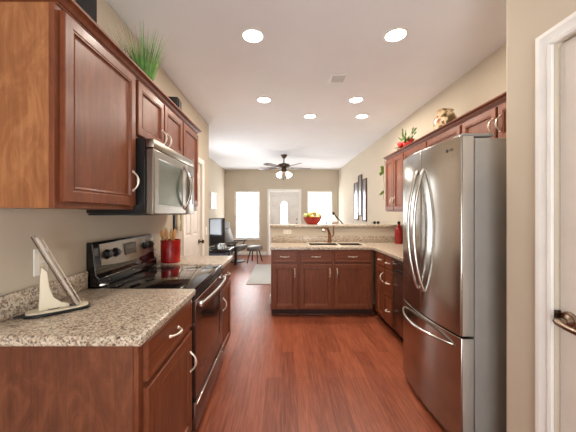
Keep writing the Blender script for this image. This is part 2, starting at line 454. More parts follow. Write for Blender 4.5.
# door_2: white six panel door in the left kitchen wall (seen past the microwave)
r = sroot('door_2', (WL-.02, (D2[0]+D2[1])/2, 0))
a, b = D2; mid = (a+b)/2
pl = lambda u, y, z: (WL-.02-y, u, z)
pan = []
for (p, q) in ((a+.11, mid-.05), (mid+.05, b-.11)):
    pan += [(p, q, .20, .80), (p, q, 1.06, 1.62), (p, q, 1.72, 1.92)]
panel_door_mesh(a, b, .008, 2.04, pan, 0, .035, pl).build('door_slab', 'door_paint', r, ang=20)
for z in (1.13, .3, 1.85):
    MB().box(WL-.019, WL-.005, a-.010, a+.004, z-.05, z+.05, .002).build('hinge', 'dark_bronze', r)
Rm = Matrix.Translation((WL-.02, b-.07, .95)) @ Matrix.Rotation(PI/2, 4, 'Y')
MB().lathe([(.032, 0), (.032, .01), (.012, .016), (.012, .04), (.026, .048), (.03, .062), (.016, .076)], mtx=Rm, seg=18).build('knob', 'dark_bronze', r)

# door_3: pantry door at the right edge with a bronze lever
r = sroot('door_3', (PW+.022, (PD[0]+PD[1])/2, 0))
a, b = PD; mid = (a+b)/2
pl = lambda u, y, z: (PW+.022+y, u, z)
pan = []
for (p, q) in ((a+.11, mid-.05), (mid+.05, b-.115)):
    pan += [(p, q, .20, .80), (p, q, 1.06, 1.62), (p, q, 1.72, 1.92)]
panel_door_mesh(a, b, .008, 2.038, pan, 0, .035, pl).build('door_slab', 'door_paint', r, ang=20)
MB().box(PW-.002, PW+.0215, b-.006, b+.0035, .897, .955, .002).build('strike_plate', 'dark_bronze', r)
Rm = Matrix.Translation((PW+.022, 1.105, .925)) @ Matrix.Rotation(-PI/2, 4, 'Y')
h = MB().lathe([(.036, 0), (.036, .006), (.030, .012), (.026, .011), (.018, .016), (.013, .022), (.012, .045)], mtx=Rm, seg=28).build('lever_rose', 'lever_metal', r)
MB().tube([(PW-.020, 1.105, .925), (PW-.034, 1.103, .925), (PW-.040, 1.09, .924), (PW-.041, 1.06, .917), (PW-.040, 1.02, .913), (PW-.036, .985, .917)], [.012, .013, .013, .011, .010, .007], 14).build('lever', 'lever_metal', h)

# ------------------------------------------------------------------ cabinet kit (local: x = width, front at y = 0 facing -y)
def pull(m, c, L, vertical, y0=-.021):
    c = Vector(c); ax = Vector((0, 0, 1)) if vertical else Vector((1, 0, 0))
    pts, rad = [], []
    n = 12
    for i in range(n+1):
        q = i/n*2-1
        pts.append(c + ax*(L/2)*q + Vector((0, y0 - .03*(1-abs(q)**2.6), 0))); rad.append(.0048 + .0036*max(0, 1-abs(q)*2.0))
    m.tube(pts, rad, 8)
    for s in (-1, 1):
        m.tube([c + ax*(L/2)*s + Vector((0, y0+.002, 0)), c + ax*(L/2)*s + Vector((0, y0-.006, 0))], [.009, .006], 8)
    return m
def front_mesh(x0, x1, z0, z1, slab=False, t=.02, s=.055):
    m = MB(); prev = None
    rings = [(0, 0), (0, t-.004), (.004, t)]
    if slab: rings += [(.02, t), (.026, t-.003)]
    else: rings += [(s-.012, t), (s-.008, t-.003), (s-.004, t-.003), (s, t-.0005), (s+.004, t-.010), (s+.010, t-.012)]
    first = None
    for ins, h in rings:
        r = m.ring([(x0+ins, -.001-h, z0+ins), (x1-ins, -.001-h, z0+ins), (x1-ins, -.001-h, z1-ins), (x0+ins, -.001-h, z1-ins)])
        if prev: m.bridge(prev, r)
        else: first = r
        prev = r
    m.bm.faces.new(prev); m.bm.faces.new(first[::-1])
    return m
def add_door(root, x0, x1, z0, z1, hx, hz, L=.105):
    d = front_mesh(x0, x1, z0, z1).build('door', 'cherry', root, True, ang=15)
    pull(MB(), (hx, 0, hz), L, True).build('handle', 'nickel', d, True)
def add_drawer(root, x0, x1, z0, z1, L=.105, pullit=True):
    d = front_mesh(x0, x1, z0, z1, True).build('drawer', 'cherry_flat', root, True, ang=15)
    if pullit: pull(MB(), ((x0+x1)/2, 0, (z0+z1)/2), L, False).build('handle', 'nickel', d, True)
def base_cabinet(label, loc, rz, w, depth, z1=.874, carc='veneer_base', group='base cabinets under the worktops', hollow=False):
    r = thing('base_cabinet', label, 'cabinet', loc, rz, group)
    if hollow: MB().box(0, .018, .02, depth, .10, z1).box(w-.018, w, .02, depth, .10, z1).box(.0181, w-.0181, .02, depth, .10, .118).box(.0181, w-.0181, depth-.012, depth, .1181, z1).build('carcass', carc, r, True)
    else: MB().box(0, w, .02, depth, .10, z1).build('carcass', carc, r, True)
    MB().box(0, w, 0, .0195, .10, z1).build('face_frame', 'cherry', r, True, bev=.002)
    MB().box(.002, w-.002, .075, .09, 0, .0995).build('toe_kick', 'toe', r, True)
    if 'peninsula' in group: MB().box(.002, w-.002, .058, .0745, 0.0005, .022, .006).build('shoe_moulding', 'cherry', r, True)
    return r
def wall_cabinet(label, loc, rz, w, depth, z0, z1, group='wall cabinets'):
    r = thing('wall_cabinet', label, 'cabinet', (loc[0], loc[1], z0), rz, group); h = z1-z0
    MB().box(0, w, .02, depth, 0, h).build('carcass', 'veneer', r, True)
    MB().box(0, w, 0, .0195, 0, h).build('face_frame', 'cherry', r, True, bev=.002)
    return r
LEFT, RIGHT = PI/2, -PI/2

# ---- left run, base
BX = -.53
r = base_cabinet('cherry base cabinet at the near end, its wide side panel facing us', (BX, 1.04, 0), LEFT, .585, .605)
add_drawer(r, .035, .565, .705, .862); add_door(r, .035, .565, .115, .680, .535, .515)
r = base_cabinet('narrow cherry base cabinet just beyond the range on the left', (BX, 2.397, 0), LEFT, .458, .605)
add_drawer(r, .02, .435, .705, .862); add_door(r, .02, .435, .115, .680, .06, .55)

def worktop(name, label, pieces):
    m = MB()
    return m
def counter_left(label, y0, y1, splash):
    r = thing('worktop', label, 'worktop', ((WL-.494)/2, (y0+y1)/2, .8755))
    MB().box(WL+.001, -.494, y0, y1, .8755, .914, .010, 3).build('slab', 'granite', r)
    MB().box(WL+.001, WL+.021, y0+.002, splash, .9145, 1.016, .004).build('backsplash', 'granite', r)
counter_left('beige speckled worktop at the near left, holding the slim upright stand', .992, 1.628, 1.626)
counter_left('short beige speckled worktop beyond the range holding the red crock', 2.392, 2.885, 2.88)

# ---- left run, wall cabinets
UX = -.855; ZU0, ZU1 = 1.372, 2.147
r = wall_cabinet('cherry wall cabinet nearest us on the left, broad veneer side panel facing us', (UX, 1.055), LEFT, .568, .284, ZU0, ZU1)
add_door(r, .025, .555, .023, .762, .523, .16)
r = wall_cabinet('short two door cherry wall cabinet above the microwave', (UX, 1.627), LEFT, .762, .284, 1.792, ZU1)
add_door(r, .012, .372, .020, .340, .338, .085); add_door(r, .388, .750, .020, .340, .422, .085)
r = wall_cabinet('cherry wall cabinet at the far end of the left row, beyond the microwave', (UX, 2.393), LEFT, .45, .284, ZU0, ZU1)
add_door(r, .012, .435, .050, .762, .05, .16)

def crown(label, Xw, Xf, sgn, y0, y1, z0):
    m = MB(); prof = [(-.012, 0), (.004, 0), (.006, .006), (.012, .009), (.020, .022), (.034, .030), (.040, .031), (.042, .040), (-.012, .040)]
    rings = []
    for o, z in prof:
        rings.append(m.ring([(Xw, y0-o, z0+z), (Xf+sgn*o, y0-o, z0+z), (Xf+sgn*o, y1+o, z0+z), (Xw, y1+o, z0+z)]))
    for a, b in zip(rings, rings[1:]+rings[:1]): m.bridge(a, b, closed=False)
    m.bm.faces.new([r[0] for r in rings]); m.bm.faces.new([r[3] for r in rings][::-1])
    return tag(m.build('crown_moulding', 'cherry', ang=25), label, 'moulding', 'crown mouldings')
crown('stepped cherry crown moulding along the top of the left cabinets', WL+.002, UX-.02, 1, 1.055+.013, 2.843-.013, ZU1+.0015).location.x += .02
RUX = 1.55; RZ1 = 2.125

# ---- right run
RBX = 1.215
PY = 3.635          # peninsula face frame plane
r = base_cabinet('slim cherry drawer stack between the dishwasher and the corner cabinet', (RBX, 3.228, 0), RIGHT, .212, .62)
add_drawer(r, .008, .204, .725, .862, .075); add_drawer(r, .008, .204, .425, .710, .075); add_drawer(r, .008, .204, .115, .410, .075)
r = base_cabinet('narrow cherry corner cabinet where the right run meets the peninsula', (RBX, 3.612, 0), RIGHT, .382, .62)
add_drawer(r, .12, .372, .725, .862, .075); add_door(r, .12, .372, .115, .710, .33, .60)
r = base_cabinet('slim single door base cabinet at the free left end of the peninsula', (-.128, PY, 0), 0, .352, .52, group='peninsula base cabinets')
add_drawer(r, .022, .335, .715, .862); add_door(r, .022, .335, .115, .690, .305, .58)
r = base_cabinet('two door cherry sink cabinet under the sink', (.226, PY, 0), 0, .966, .52, group='peninsula base cabinets', hollow=True)
add_drawer(r, .022, .432, .715, .862); add_door(r, .022, .432, .115, .690, .405, .58)
add_drawer(r, .468, .935, .715, .862); add_door(r, .468, .935, .115, .690, .497, .58)

# L shaped worktop with the sink cut-out
SX0, SX1, SY0, SY1 = .36, 1.14, 3.70, 4.10
r = thing('worktop', 'L shaped beige speckled worktop over the peninsula and right cabinets, holding the sink', 'worktop', (1.0, 3.8, .8755))
xs = [-.14, SX0+.015, SX1-.015, 1.185, WR-.001]; ys = [2.345, 3.605, SY0+.015, SY1-.015, 4.164]
MB().cells(xs, ys, lambda i, j: (i == 3) or (j >= 1 and not (i == 1 and j == 2)), .8755, .914).build('slab', 'granite', r, bev=.006)
m = MB(); m.box(-.14, WR-.022, 4.144, 4.1642, .9145, 1.012, .004); m.box(WR-.021, WR-.001, 2.36, 4.164, .9145, 1.012, .004)
m.build('backsplash', 'granite', r)
# raised bar top
tag(MB().box(-.165, WR-.001, 4.125, 4.47, 1.1385, 1.178, .010, 3).build('bar_top', 'granite'), 'raised beige speckled bar ledge behind the sink, holding the red bowl', 'bar top')

# sink
r = thing('sink', 'double bowl drop in sink set in the peninsula worktop', 'sink', ((SX0+SX1)/2, (SY0+SY1)/2, .9145))
xm = SX0+.43
xs = [SX0, SX0+.03, xm-.015, xm+.015, SX1-.03, SX1]; ys = [SY0, SY0+.03, SY1-.06, SY1]
MB().cells(xs, ys, lambda i, j: not (j == 1 and i in (1, 3)), .9145, .922).build('rim', 'sink_steel', r, bev=.003)
for a, b in ((xs[1], xs[2]), (xs[3], xs[4])):
    m = MB(); ya, yb = ys[1], ys[2]
    rr = []
    for ins, z in ((0, .9144), (.004, .80), (.03, .745), (.0301, .741), (-.004, .741), (-.004, .9144)):
        rr.append(m.ring([(a+ins, ya+ins, z), (b-ins, ya+ins, z), (b-ins, yb-ins, z), (a+ins, yb-ins, z)]))
    for p, q in zip(rr[:3], rr[1:3]): m.bridge(p, q)
    m.bm.faces.new(rr[2])
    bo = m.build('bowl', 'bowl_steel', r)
    MB().lathe([(.001, 0), (.04, .0), (.042, .003), (.03, .004)], ((a+b)/2, (ya+yb)/2, .7455), 20).build('drain', 'dark_metal', bo)
# faucet
fx, fy = .715, 4.115
r = thing('faucet', 'bronze kitchen faucet with angled spout behind the sink', 'faucet', (fx, fy-.04, .922))
fy -= .04
MB().lathe([(.001, 0), (.034, 0), (.034, .006), (.026, .012), (.022, .05), (.020, .10), (.022, .12), (.016, .135), (.001, .138)], (fx-.01, fy, .9225), 20).build('body', 'bronze', r)
sp = MB().tube([(fx-.01, fy, 1.04), (fx-.03, fy-.03, 1.10), (fx-.06, fy-.075, 1.14), (fx-.09, fy-.115, 1.142), (fx-.115, fy-.15, 1.118)], [.015, .016, .015, .015, .017], 14).build('spout', 'bronze', r)
MB().tube([(fx-.115, fy-.15, 1.1175), (fx-.128, fy-.168, 1.094)], [.019, .021], 14).build('spray_head', 'nickel', sp)
MB().tube([(fx+.012, fy, 1.01), (fx+.045, fy, 1.02), (fx+.052, fy, 1.06), (fx+.052, fy, 1.165)], [.012, .011, .009, .007], 12).build('lever', 'bronze', r)

# dishwasher
r = thing('dishwasher', 'dark dishwasher with black control strip between fridge and drawers', 'dishwasher', (1.20, 2.70, 0))
dy0, dy1 = 2.405, 3.008
MB().box(1.235, 1.80, dy0, dy1, .10, .872).build('tub', 'black_plastic', r)
MB().box(1.20, 1.234, dy0, dy1, .115, .735, .006).build('door', 'brown_steel', r)
c = MB().box(1.195, 1.234, dy0, dy1, .738, .868, .01).build('control_panel', 'black_gloss', r)
MB().box(1.188, 1.1955, dy0+.10, dy1-.10, .75, .77, .003).build('latch', 'black_plastic', c)
MB().box(1.28, 1.30, dy0, dy1, 0, .0995).build('kick_plate', 'black_plastic', r)

# right wall cabinets
r = wall_cabinet('tall two door cherry wall cabinet at the far end of the right row', (RUX, 4.12), RIGHT, .618, .288, ZU0, RZ1)
add_door(r, .012, .303, .02, .735, .270, .14); add_door(r, .316, .606, .02, .735, .349, .14)
r = wall_cabinet('cherry wall cabinet mostly hidden behind the fridge, middle of the right row', (RUX, 3.498), RIGHT, 1.115, .288, ZU0, RZ1)
add_door(r, .012, .545, .02, .735, .50, .14); add_door(r, .565, 1.103, .02, .735, .61, .14)
r = wall_cabinet('short two door cherry wall cabinet directly over the fridge', (RUX, 2.38), RIGHT, .79, .288, 1.828, RZ1)
add_door(r, .012, .385, .02, .280, .36, .15); add_door(r, .403, .778, .02, .280, .428, .15)
crown('stepped cherry crown moulding along the top of the right cabinets', WR-.002, RUX+.02, -1, 1.592+.013, 4.12-.013, RZ1+.0015).location.x -= .02

# ------------------------------------------------------------------ range
r = thing('range', 'black and steel electric range with glass cooktop on the left', 'range', (-.8, 2.01, 0))
ry0, ry1 = 1.634, 2.386
MB().box(-1.10, -.535, ry0, ry1, .07, .893).build('body', 'black_plastic', r, bev=.003)
MB().box(-1.05, -.58, ry0+.02, ry1-.02, 0, .0695).build('plinth', 'black_matte', r)
ct = MB().box(-1.137, -.505, ry0-.001, ry1+.001, .8935, .913, .005).build('cooktop', 'black_gloss', r)
m = MB()
for (x, y, rad) in ((-.69, 1.83, .095), (-.69, 2.19, .075), (-.93, 1.83, .075), (-.93, 2.19, .095)):
    b = MB()
    for q in (rad, rad*.62):
        b.lathe([(q-.0015, 0), (q+.0015, 0), (q+.0015, .0004), (q-.0015, .0004), (q-.0015, 0)], (x, y, .9131), 40)
    b.build('burner_ring', 'black_matte', ct)
MB().box(-.534, -.506, ry0+.002, ry1-.002, .845, .8925, .003).build('front_strip', 'black_plastic', r)
dr = MB().cells([ry0+.003, ry0+.11, ry1-.11, ry1-.003], [.262, .37, .735, .840], lambda i, j: not (i == 1 and j == 1), -.534, -.497, 'x').build('oven_door', 'brown_steel', r, bev=.004)
MB().box(-.530, -.502, ry0+.105, ry1-.105, .366, .739).build('window', 'oven_glass', dr)
m = MB(); pts, rad = [], []
for i in range(19):
    q = i/18*2-1
    pts.append((-.474+.030*(1-q*q), 2.01+q*.352, .812+.006*(1-q*q))); rad.append(.013)
m.tube(pts, rad, 12)
for s in (-1, 1): m.box(-.498, -.466, 2.01+s*.335-.018, 2.01+s*.335+.018, .795, .829, .004)
m.build('handle', 'stainless_bright', dr)
d = MB().box(-.534, -.497, ry0+.003, ry1-.003, .075, .240, .004).build('storage_drawer', 'brown_steel', r)
MB().box(-.4968, -.488, ry0+.003, ry1-.003, .228, .240, .003).build('drawer_lip', 'stainless_bright', d)
# backguard: wedge section leaning back
bgz0, bgz1 = .9135, 1.178
m = MB().prism([(-1.137, bgz0), (-1.060, bgz0), (-1.060, .965), (-1.080, .985), (-1.100, bgz1-.01), (-1.108, bgz1), (-1.137, bgz1)], ry0, ry1, 'y')
bgd = m.build('backguard', 'black_gloss', r, bev=.004)
def on_guard(y, z, out):   # a point on the leaning front of the backguard
    q = (z-.985)/(bgz1-.01-.985); return (-1.080-.020*q+out, y, z)
m = MB(); N = 12; ra, rb, rc, rd = [], [], [], []
for i in range(N+1):
    q = i/N; y = ry0+.055+q*(ry1-ry0-.062); zb = 1.036-.022*math.sin(PI*q)
    ra.append(m.bm.verts.new(on_guard(y, zb, .001))); rb.append(m.bm.verts.new(on_guard(y, zb, .005)))
    rc.append(m.bm.verts.new(on_guard(y, 1.163, .005))); rd.append(m.bm.verts.new(on_guard(y, 1.163, .001)))
for p, q in ((ra, rb), (rb, rc), (rc, rd), (rd, ra)): m.bridge(p, q, closed=False)
m.bm.faces.new([x[0] for x in (ra, rb, rc, rd)]); m.bm.faces.new([x[-1] for x in (rd, rc, rb, ra)])
cp = m.build('control_panel', 'micro_steel', bgd)
tilt = Matrix.Rotation(PI/2-.09, 4, 'Y')
for y in (ry0+.115, ry0+.205, ry1-.155, ry1-.075):
    p = on_guard(y, 1.095, .005)
    MB().lathe([(.030, 0), (.030, .006), (.024, .010), (.021, .026), (.001, .028)], mtx=Matrix.Translation(p) @ tilt, seg=20).box(-.004, .004, -.022, .022, .026, .034, mtx=Matrix.Translation(p) @ tilt).build('knob', 'black_plastic', bgd)
p = on_guard(2.02, 1.10, .0055)
m = MB()
m.box(-.040, .040, -.075, .075, 0, .004, mtx=Matrix.Translation(p) @ tilt); m.build('display', 'black_gloss', bgd)
MB().box(-1.0595, -1.058, 2.0, 2.03, .945, .952).build('badge', 'gray_plastic', bgd)

# ------------------------------------------------------------------ microwave
r = thing('microwave', 'stainless over the range microwave under the left cabinets', 'microwave', (-.95, 2.01, 1.338))
mz0, mz1 = 1.338, 1.789; my0, my1 = 1.632, 2.384
MB().box(-1.135, -.791, my0, my1, mz0+.012, mz1).build('body', 'black_plastic', r, bev=.003)
MB().box(-1.13, -.80, my0+.01, my1-.01, mz0, mz0+.0115).build('bottom_plate', 'black_matte', r)
MB().box(-.790, -.742, my0, my1, 1.735, mz1, .006).build('vent_panel', 'micro_steel', r)
cx1 = 2.18
d = MB().cells([my0, my0+.07, 2.10, cx1], [mz0+.004, 1.405, 1.675, 1.731], lambda i, j: not (i == 1 and j == 1), -.790, -.740, 'x').build('door', 'micro_steel', r, bev=.008)
MB().box(-.785, -.7435, my0+.065, 2.105, 1.400, 1.680).build('window', 'micro_glass', d)
m = MB(); pts = []
for i in range(17):
    q = i/16*2-1; pts.append((-.742+.052*(1-q*q), 2.15, 1.545+q*.165))
m.tube(pts, [.011+.003*(1-(i/8-1)**2) for i in range(17)], 12, flat=.8); m.build('handle', 'stainless_bright', d)
c = MB().box(-.790, -.741, cx1+.003, my1, mz0+.004, 1.731, .006).build('control_panel', 'micro_steel', r)
MB().box(-.742, -.7395, cx1+.03, my1-.035, 1.42, 1.69, .001).build('keypad', 'black_gloss', c)

# ------------------------------------------------------------------ fridge
fy0, fy1 = 1.575, 2.322; FX = 1.012; fm = (fy0+fy1)/2
r = thing('fridge', 'stainless french door fridge with bottom freezer drawer on the right', 'fridge', (1.45, fm, 0))
MB().box(FX+.082, 1.80, fy0+.004, fy1-.004, .03, 1.776).build('cabinet', 'fridge_side', r, bev=.004)
MB().box(FX+.075, 1.78, fy0+.02, fy1-.02, 0, .0295).build('base_grille', 'black_plastic', r)
def bow(y): q = (y-fm)/(fm-fy0); return FX-.036*(1-q*q)
def fdoor(name, ya, yb, z0, z1, parent):
    pts = [(FX+.072, ya), (FX+.072, yb)]
    n = 14; fr = []
    for i in range(n+1):
        y = yb+(ya-yb)*i/n; fr.append((bow(y), y))
    fr[0] = (fr[0][0]+.006, yb); fr.insert(1, (bow(yb-.006), yb-.006)); fr[-1] = (fr[-1][0]+.006, ya); fr.insert(-1, (bow(ya+.006), ya+.006))
    m = MB().prism(pts + fr, z0, z1); return m.build(name, 'stainless', parent, bev=.003, ang=28)
dl = fdoor('door', fm+.003, fy1, .655, 1.788, r); dn = fdoor('door', fy0, fm-.003, .655, 1.788, r)
fz = fdoor('freezer_drawer', fy0, fy1, .045, .645, r)
for d, za, zb in ((dn, .658, 1.785), (fz, .048, .642)):
    MB().box(FX+.010, FX+.071, fy0-.002, fy0-.0001, za, zb, .0008).build('door_edge', 'edge_gray', d)
for d, y in ((dl, fm+.042), (dn, fm-.042)):
    m = MB(); pts = []
    for i in range(25):
        q = i/24*2-1; pts.append((bow(y)-.002-.070*(1-q*q)**.85, y, 1.235+q*.415))
    m.tube(pts, [.0095]*25, 12, flat=1.15); m.build('handle', 'stainless_bright', d)
m = MB(); pts = []
for i in range(25):
    q = i/24*2-1; y = fm+q*.325; pts.append((bow(y)-.002-.062*(1-q*q)**.85, y, .585))
m.tube(pts, [.010]*25, 12); m.build('handle', 'stainless_bright', fz)
for y in (fy0+.06, fy1-.06):
    MB().box(FX+.02, FX+.20, y-.045, y+.045, 1.789, 1.806, .004).build('hinge_cover', 'gray_plastic', r)
# maker's mark on the near door
def text(body, size, loc, mat, parent):
    c = bpy.data.curves.new('emblem', 'FONT'); c.body = body; c.size = size; c.extrude = .0006; c.align_x = 'CENTER'; c.align_y = 'CENTER'
    tmp = bpy.data.objects.new('emblem_source', c); COL.objects.link(tmp)
    me = bpy.data.meshes.new_from_object(tmp.evaluated_get(bpy.context.evaluated_depsgraph_get())); bpy.data.objects.remove(tmp); bpy.data.curves.remove(c)
    me.name = 'emblem'; me.materials.clear(); me.materials.append(M[mat])
    mt = Matrix(((0, 0, -1, 0), (-1, 0, 0, 0), (0, 1, 0, 0), (0, 0, 0, 1)))
    me.transform(Matrix.Translation(Vector(loc)-wloc(parent)) @ Matrix.Rotation(math.atan2(-.036*2*(1.65-fm)/((fm-fy0)**2), 1), 4, 'Z') @ mt)
    o = bpy.data.objects.new('emblem', me); COL.objects.link(o); o.parent = parent
    return o
text('LG', .022, (bow(1.642)-.0012, 1.642, 1.722), 'black_plastic', dn)
Rm = Matrix.Translation((bow(1.678)+.0005, 1.678, 1.722)) @ Matrix.Rotation(-PI/2, 4, 'Y')
m = MB().lathe([(.0001, 0), (.010, 0), (.010, .002), (.0001, .002)], mtx=Rm, seg=24); m.build('emblem_disc', 'black_plastic', dn)

# ------------------------------------------------------------------ ceiling: lights, vent, fan
cans = [(-.22, 2.19, 'recessed ceiling light, nearest on the left side'), (.893, 2.18, 'recessed ceiling light, nearest on the right side'),
        (-.208, 3.43, 'recessed ceiling light, second back on the left'), (.919, 3.43, 'recessed ceiling light, second back on the right'),
        (.415, 4.01, 'recessed ceiling light, left one of the far pair over the peninsula'), (1.16, 4.01, 'recessed ceiling light, right one of the far pair over the peninsula')]
for x, y, lab in cans:
    r = thing('recessed_light', lab, 'ceiling light', (x, y, CEIL), 0, 'recessed ceiling lights')
    MB().lathe([(.076, -.0005), (.092, -.0005), (.092, -.003), (.080, -.009), (.076, -.009), (.076, -.0005)], (x, y, CEIL), 32).build('trim_ring', 'white_paint', r)
    MB().lathe([(.0001, -.010), (.04, -.0095), (.0755, -.006), (.0755, -.002), (.0001, -.002)], (x, y, CEIL), 32).build('lens', 'can_lens', r)
    area('can_lamp', (x, y, CEIL-.016), (0, 0, 0), .13, .13, CAN_W, (1, .88, .75), shape='DISK')
r = thing('ceiling_vent', 'white louvred air vent in the ceiling', 'vent', (.59, 2.9, CEIL))
MB().cells([.50, .525, .655, .68], [2.80, 2.825, 2.975, 3.0], lambda i, j: not (i == 1 and j == 1), CEIL-.008, CEIL-.0005).build('frame', 'white_paint', r)
for k in range(7):
    y = 2.838+k*.0205
    MB().box(-.064, .064, -.0050, .0050, -.001, .001, mtx=Matrix.Translation((.59, y, CEIL-.008)) @ Matrix.Rotation(-.05, 4, 'X')).build('slat', 'white_paint', r)
MB().box(.526, .654, 2.826, 2.974, CEIL-.0025, CEIL-.001).build('duct', 'black_matte', r)

fxx, fyy = .07, 6.7
r = thing('ceiling_fan', 'dark bronze five blade ceiling fan with glass shades over the living room', 'ceiling fan', (fxx, fyy, CEIL))
MB().lathe([(.001, -.0005), (.075, -.0005), (.075, -.02), (.03, -.085), (.001, -.085)], (fxx, fyy, CEIL), 24).build('canopy', 'dark_bronze', r)
MB().tube([(fxx, fyy, CEIL-.08), (fxx, fyy, 2.53)], .013, 12).build('downrod', 'dark_bronze', r)
MB().lathe([(.001, .075), (.04, .07), (.06, .055), (.13, .04), (.145, .01), (.14, -.02), (.10, -.04), (.06, -.055), (.06, -.13), (.045, -.15), (.001, -.15)], (fxx, fyy, 2.475), 28).build('motor', 'dark_bronze', r)
for k in range(5):
    a = math.radians(14+72*k); mt = Matrix.Translation((fxx, fyy, 2.44)) @ Matrix.Rotation(a, 4, 'Z') @ Matrix.Rotation(.2, 4, 'X')
    m = MB(); poly = [(.19, -.045), (.30, -.06), (.60, -.072), (.66, -.05), (.68, 0), (.66, .05), (.60, .072), (.30, .06), (.19, .045)]
    ra = m.ring([mt @ Vector((x, y, -.004)) for x, y in poly]); rb = m.ring([mt @ Vector((x, y, .004)) for x, y in poly])
    m.bridge(ra, rb); m.bm.faces.new(ra[::-1]); m.bm.faces.new(rb)
    b = m.build('blade', 'dark_wood', r)
    MB().box(.10, .25, -.018, .018, -.012, -.0045, .003, mtx=mt).build('bracket', 'dark_bronze', b)
for k in range(4):
    a = math.radians(45+90*k); d = Vector((math.cos(a), math.sin(a), 0))
    p = Vector((fxx, fyy, 2.345)) + d*.05
    mt = Matrix.Translation(p + d*.035 + Vector((0, 0, -.012))) @ d.to_track_quat('X', 'Z').to_matrix().to_4x4() @ Matrix.Rotation(-.75, 4, 'Y') 
    arm = MB().tube([p - d*.02 + Vector((0, 0, .01)), p + d*.02, p + d*.037 + Vector((0, 0, -.014))], .011, 10).build('light_arm', 'dark_bronze', r)
    MB().lathe([(.022, 0), (.03, -.015), (.05, -.06), (.064, -.11), (.068, -.135), (.064, -.135), (.06, -.11), (.046, -.06), (.026, -.015), (.018, -.002)], mtx=mt, seg=20).build('shade', 'bulb_glass', arm)
    q = mt @ Vector((0, 0, -.15))
    l = bpy.data.lights.new('fan_bulb', 'POINT'); l.energy = FAN_W; l.color = (1, .94, .85); l.shadow_soft_size = .03
    lo = bpy.data.objects.new('fan_bulb', l); lo.location = q; COL.objects.link(lo)
for dx, L in ((-.015, .16), (.03, .12)):
    c = MB().tube([(fxx+dx, fyy-.03, 2.33), (fxx+dx, fyy-.03, 2.33-L)], .0025, 6)
    c.sphere((fxx+dx, fyy-.03, 2.33-L-.014), .016, 1.3, 10, 6); c.build('pull_chain', 'dark_bronze', r)

# ------------------------------------------------------------------ on the walls
def wall_plate(name, label, cat, X, sgn, y, z, w=.072, h=.116, toggle=True):
    r = thing(name, label, cat, (X, y, z-h/2))
    xa, xb = sorted((X+sgn*.0005, X+sgn*.007))
    MB().box(xa, xb, y-w/2, y+w/2, z-h/2, z+h/2, .002).build('plate', 'plate_white', r)
    if toggle:
        xa, xb = sorted((X+sgn*.0072, X+sgn*.016)); MB().box(xa, xb, y-.006, y+.006, z-.002, z+.016, .002).build('toggle', 'plate_white', r)
    else:
        for s in (-1, 1):
            xa, xb = sorted((X+sgn*.0072, X+sgn*.0095))
            MB().box(xa, xb, y-.017, y+.017, z+s*.022-.014, z+s*.022+.014, .001).build('socket', 'ivory', r)
wall_plate('wall_outlet', 'ivory outlet plate on the left wall behind the slim stand', 'outlet', WL, 1, 1.325, 1.122, .078, .125, False)
wall_plate('light_switch', 'small light switch on the wall edge right of the left white door', 'light switch', WL, 1, 4.25, 1.08)
r = thing('wall_outlet', 'horizontal outlet plate on the strip of wall under the bar ledge', 'outlet', (.095, 4.164, 1.055))
MB().box(.036, .154, 4.157, 4.1645, 1.04, 1.105, .002).build('plate', 'plate_white', r)
for s in (-1, 1): MB().box(.095+s*.026-.014, .095+s*.026+.014, 4.1545, 4.1568, 1.056, 1.090, .001).build('socket', 'ivory', r)

# telephone on the left wall beside the door
r = thing('wall_phone', 'small beige wall phone with a dark strip left of the white door', 'phone', (WL, 3.03, 1.16))
MB().box(WL+.0005, WL+.03, 3.03, 3.13, 1.17, 1.34, .008).build('base', 'ivory', r)
MB().tube([(WL+.05, 3.10, 1.155), (WL+.045, 3.10, 1.19), (WL+.05, 3.10, 1.25), (WL+.045, 3.10, 1.31), (WL+.05, 3.10, 1.345)], [.02, .018, .013, .018, .02], 12).build('handset', 'ivory', r)
MB().box(WL+.0005, WL+.02, 2.95, 3.0, 1.165, 1.335, .005).build('dark_strip', 'black_plastic', r)

# three staggered mirror panels on the right wall
for ya, yb, z0, z1, lab in ((6.62, 6.98, 1.18, 2.09, 'tall mirrored wall panel, farthest of the three on the right wall'),
                            (6.32, 6.60, 1.28, 2.23, 'tall mirrored wall panel hung highest, middle of the three on the right wall'),
                            (5.98, 6.26, 1.17, 2.10, 'tall mirrored wall panel, nearest of the three on the right wall')):
    r = thing('wall_panel', lab, 'wall art', (WR, (ya+yb)/2, z0), 0, 'mirror panels on the right wall')
    MB().cells([ya, ya+.035, yb-.035, yb], [z0, z0+.035, z1-.035, z1], lambda i, j: not (i == 1 and j == 1), WR-.03, WR-.0005, 'x').build('frame', 'frame_brown', r, bev=.003)
    MB().box(WR-.022, WR-.016, ya+.034, yb-.034, z0+.034, z1-.034).build('mirror', 'mirror_panel', r)
r = thing('picture', 'white rectangular picture on the far left living room wall', 'picture', (LL, 7.42, 1.46))
MB().cells([7.10, 7.13, 7.72, 7.75], [1.46, 1.49, 1.87, 1.90], lambda i, j: not (i == 1 and j == 1), LL+.0005, LL+.03, 'x').build('frame', 'white_paint', r, bev=.003)
MB().box(LL+.008, LL+.02, 7.129, 7.721, 1.489, 1.871).build('canvas', 'canvas', r)

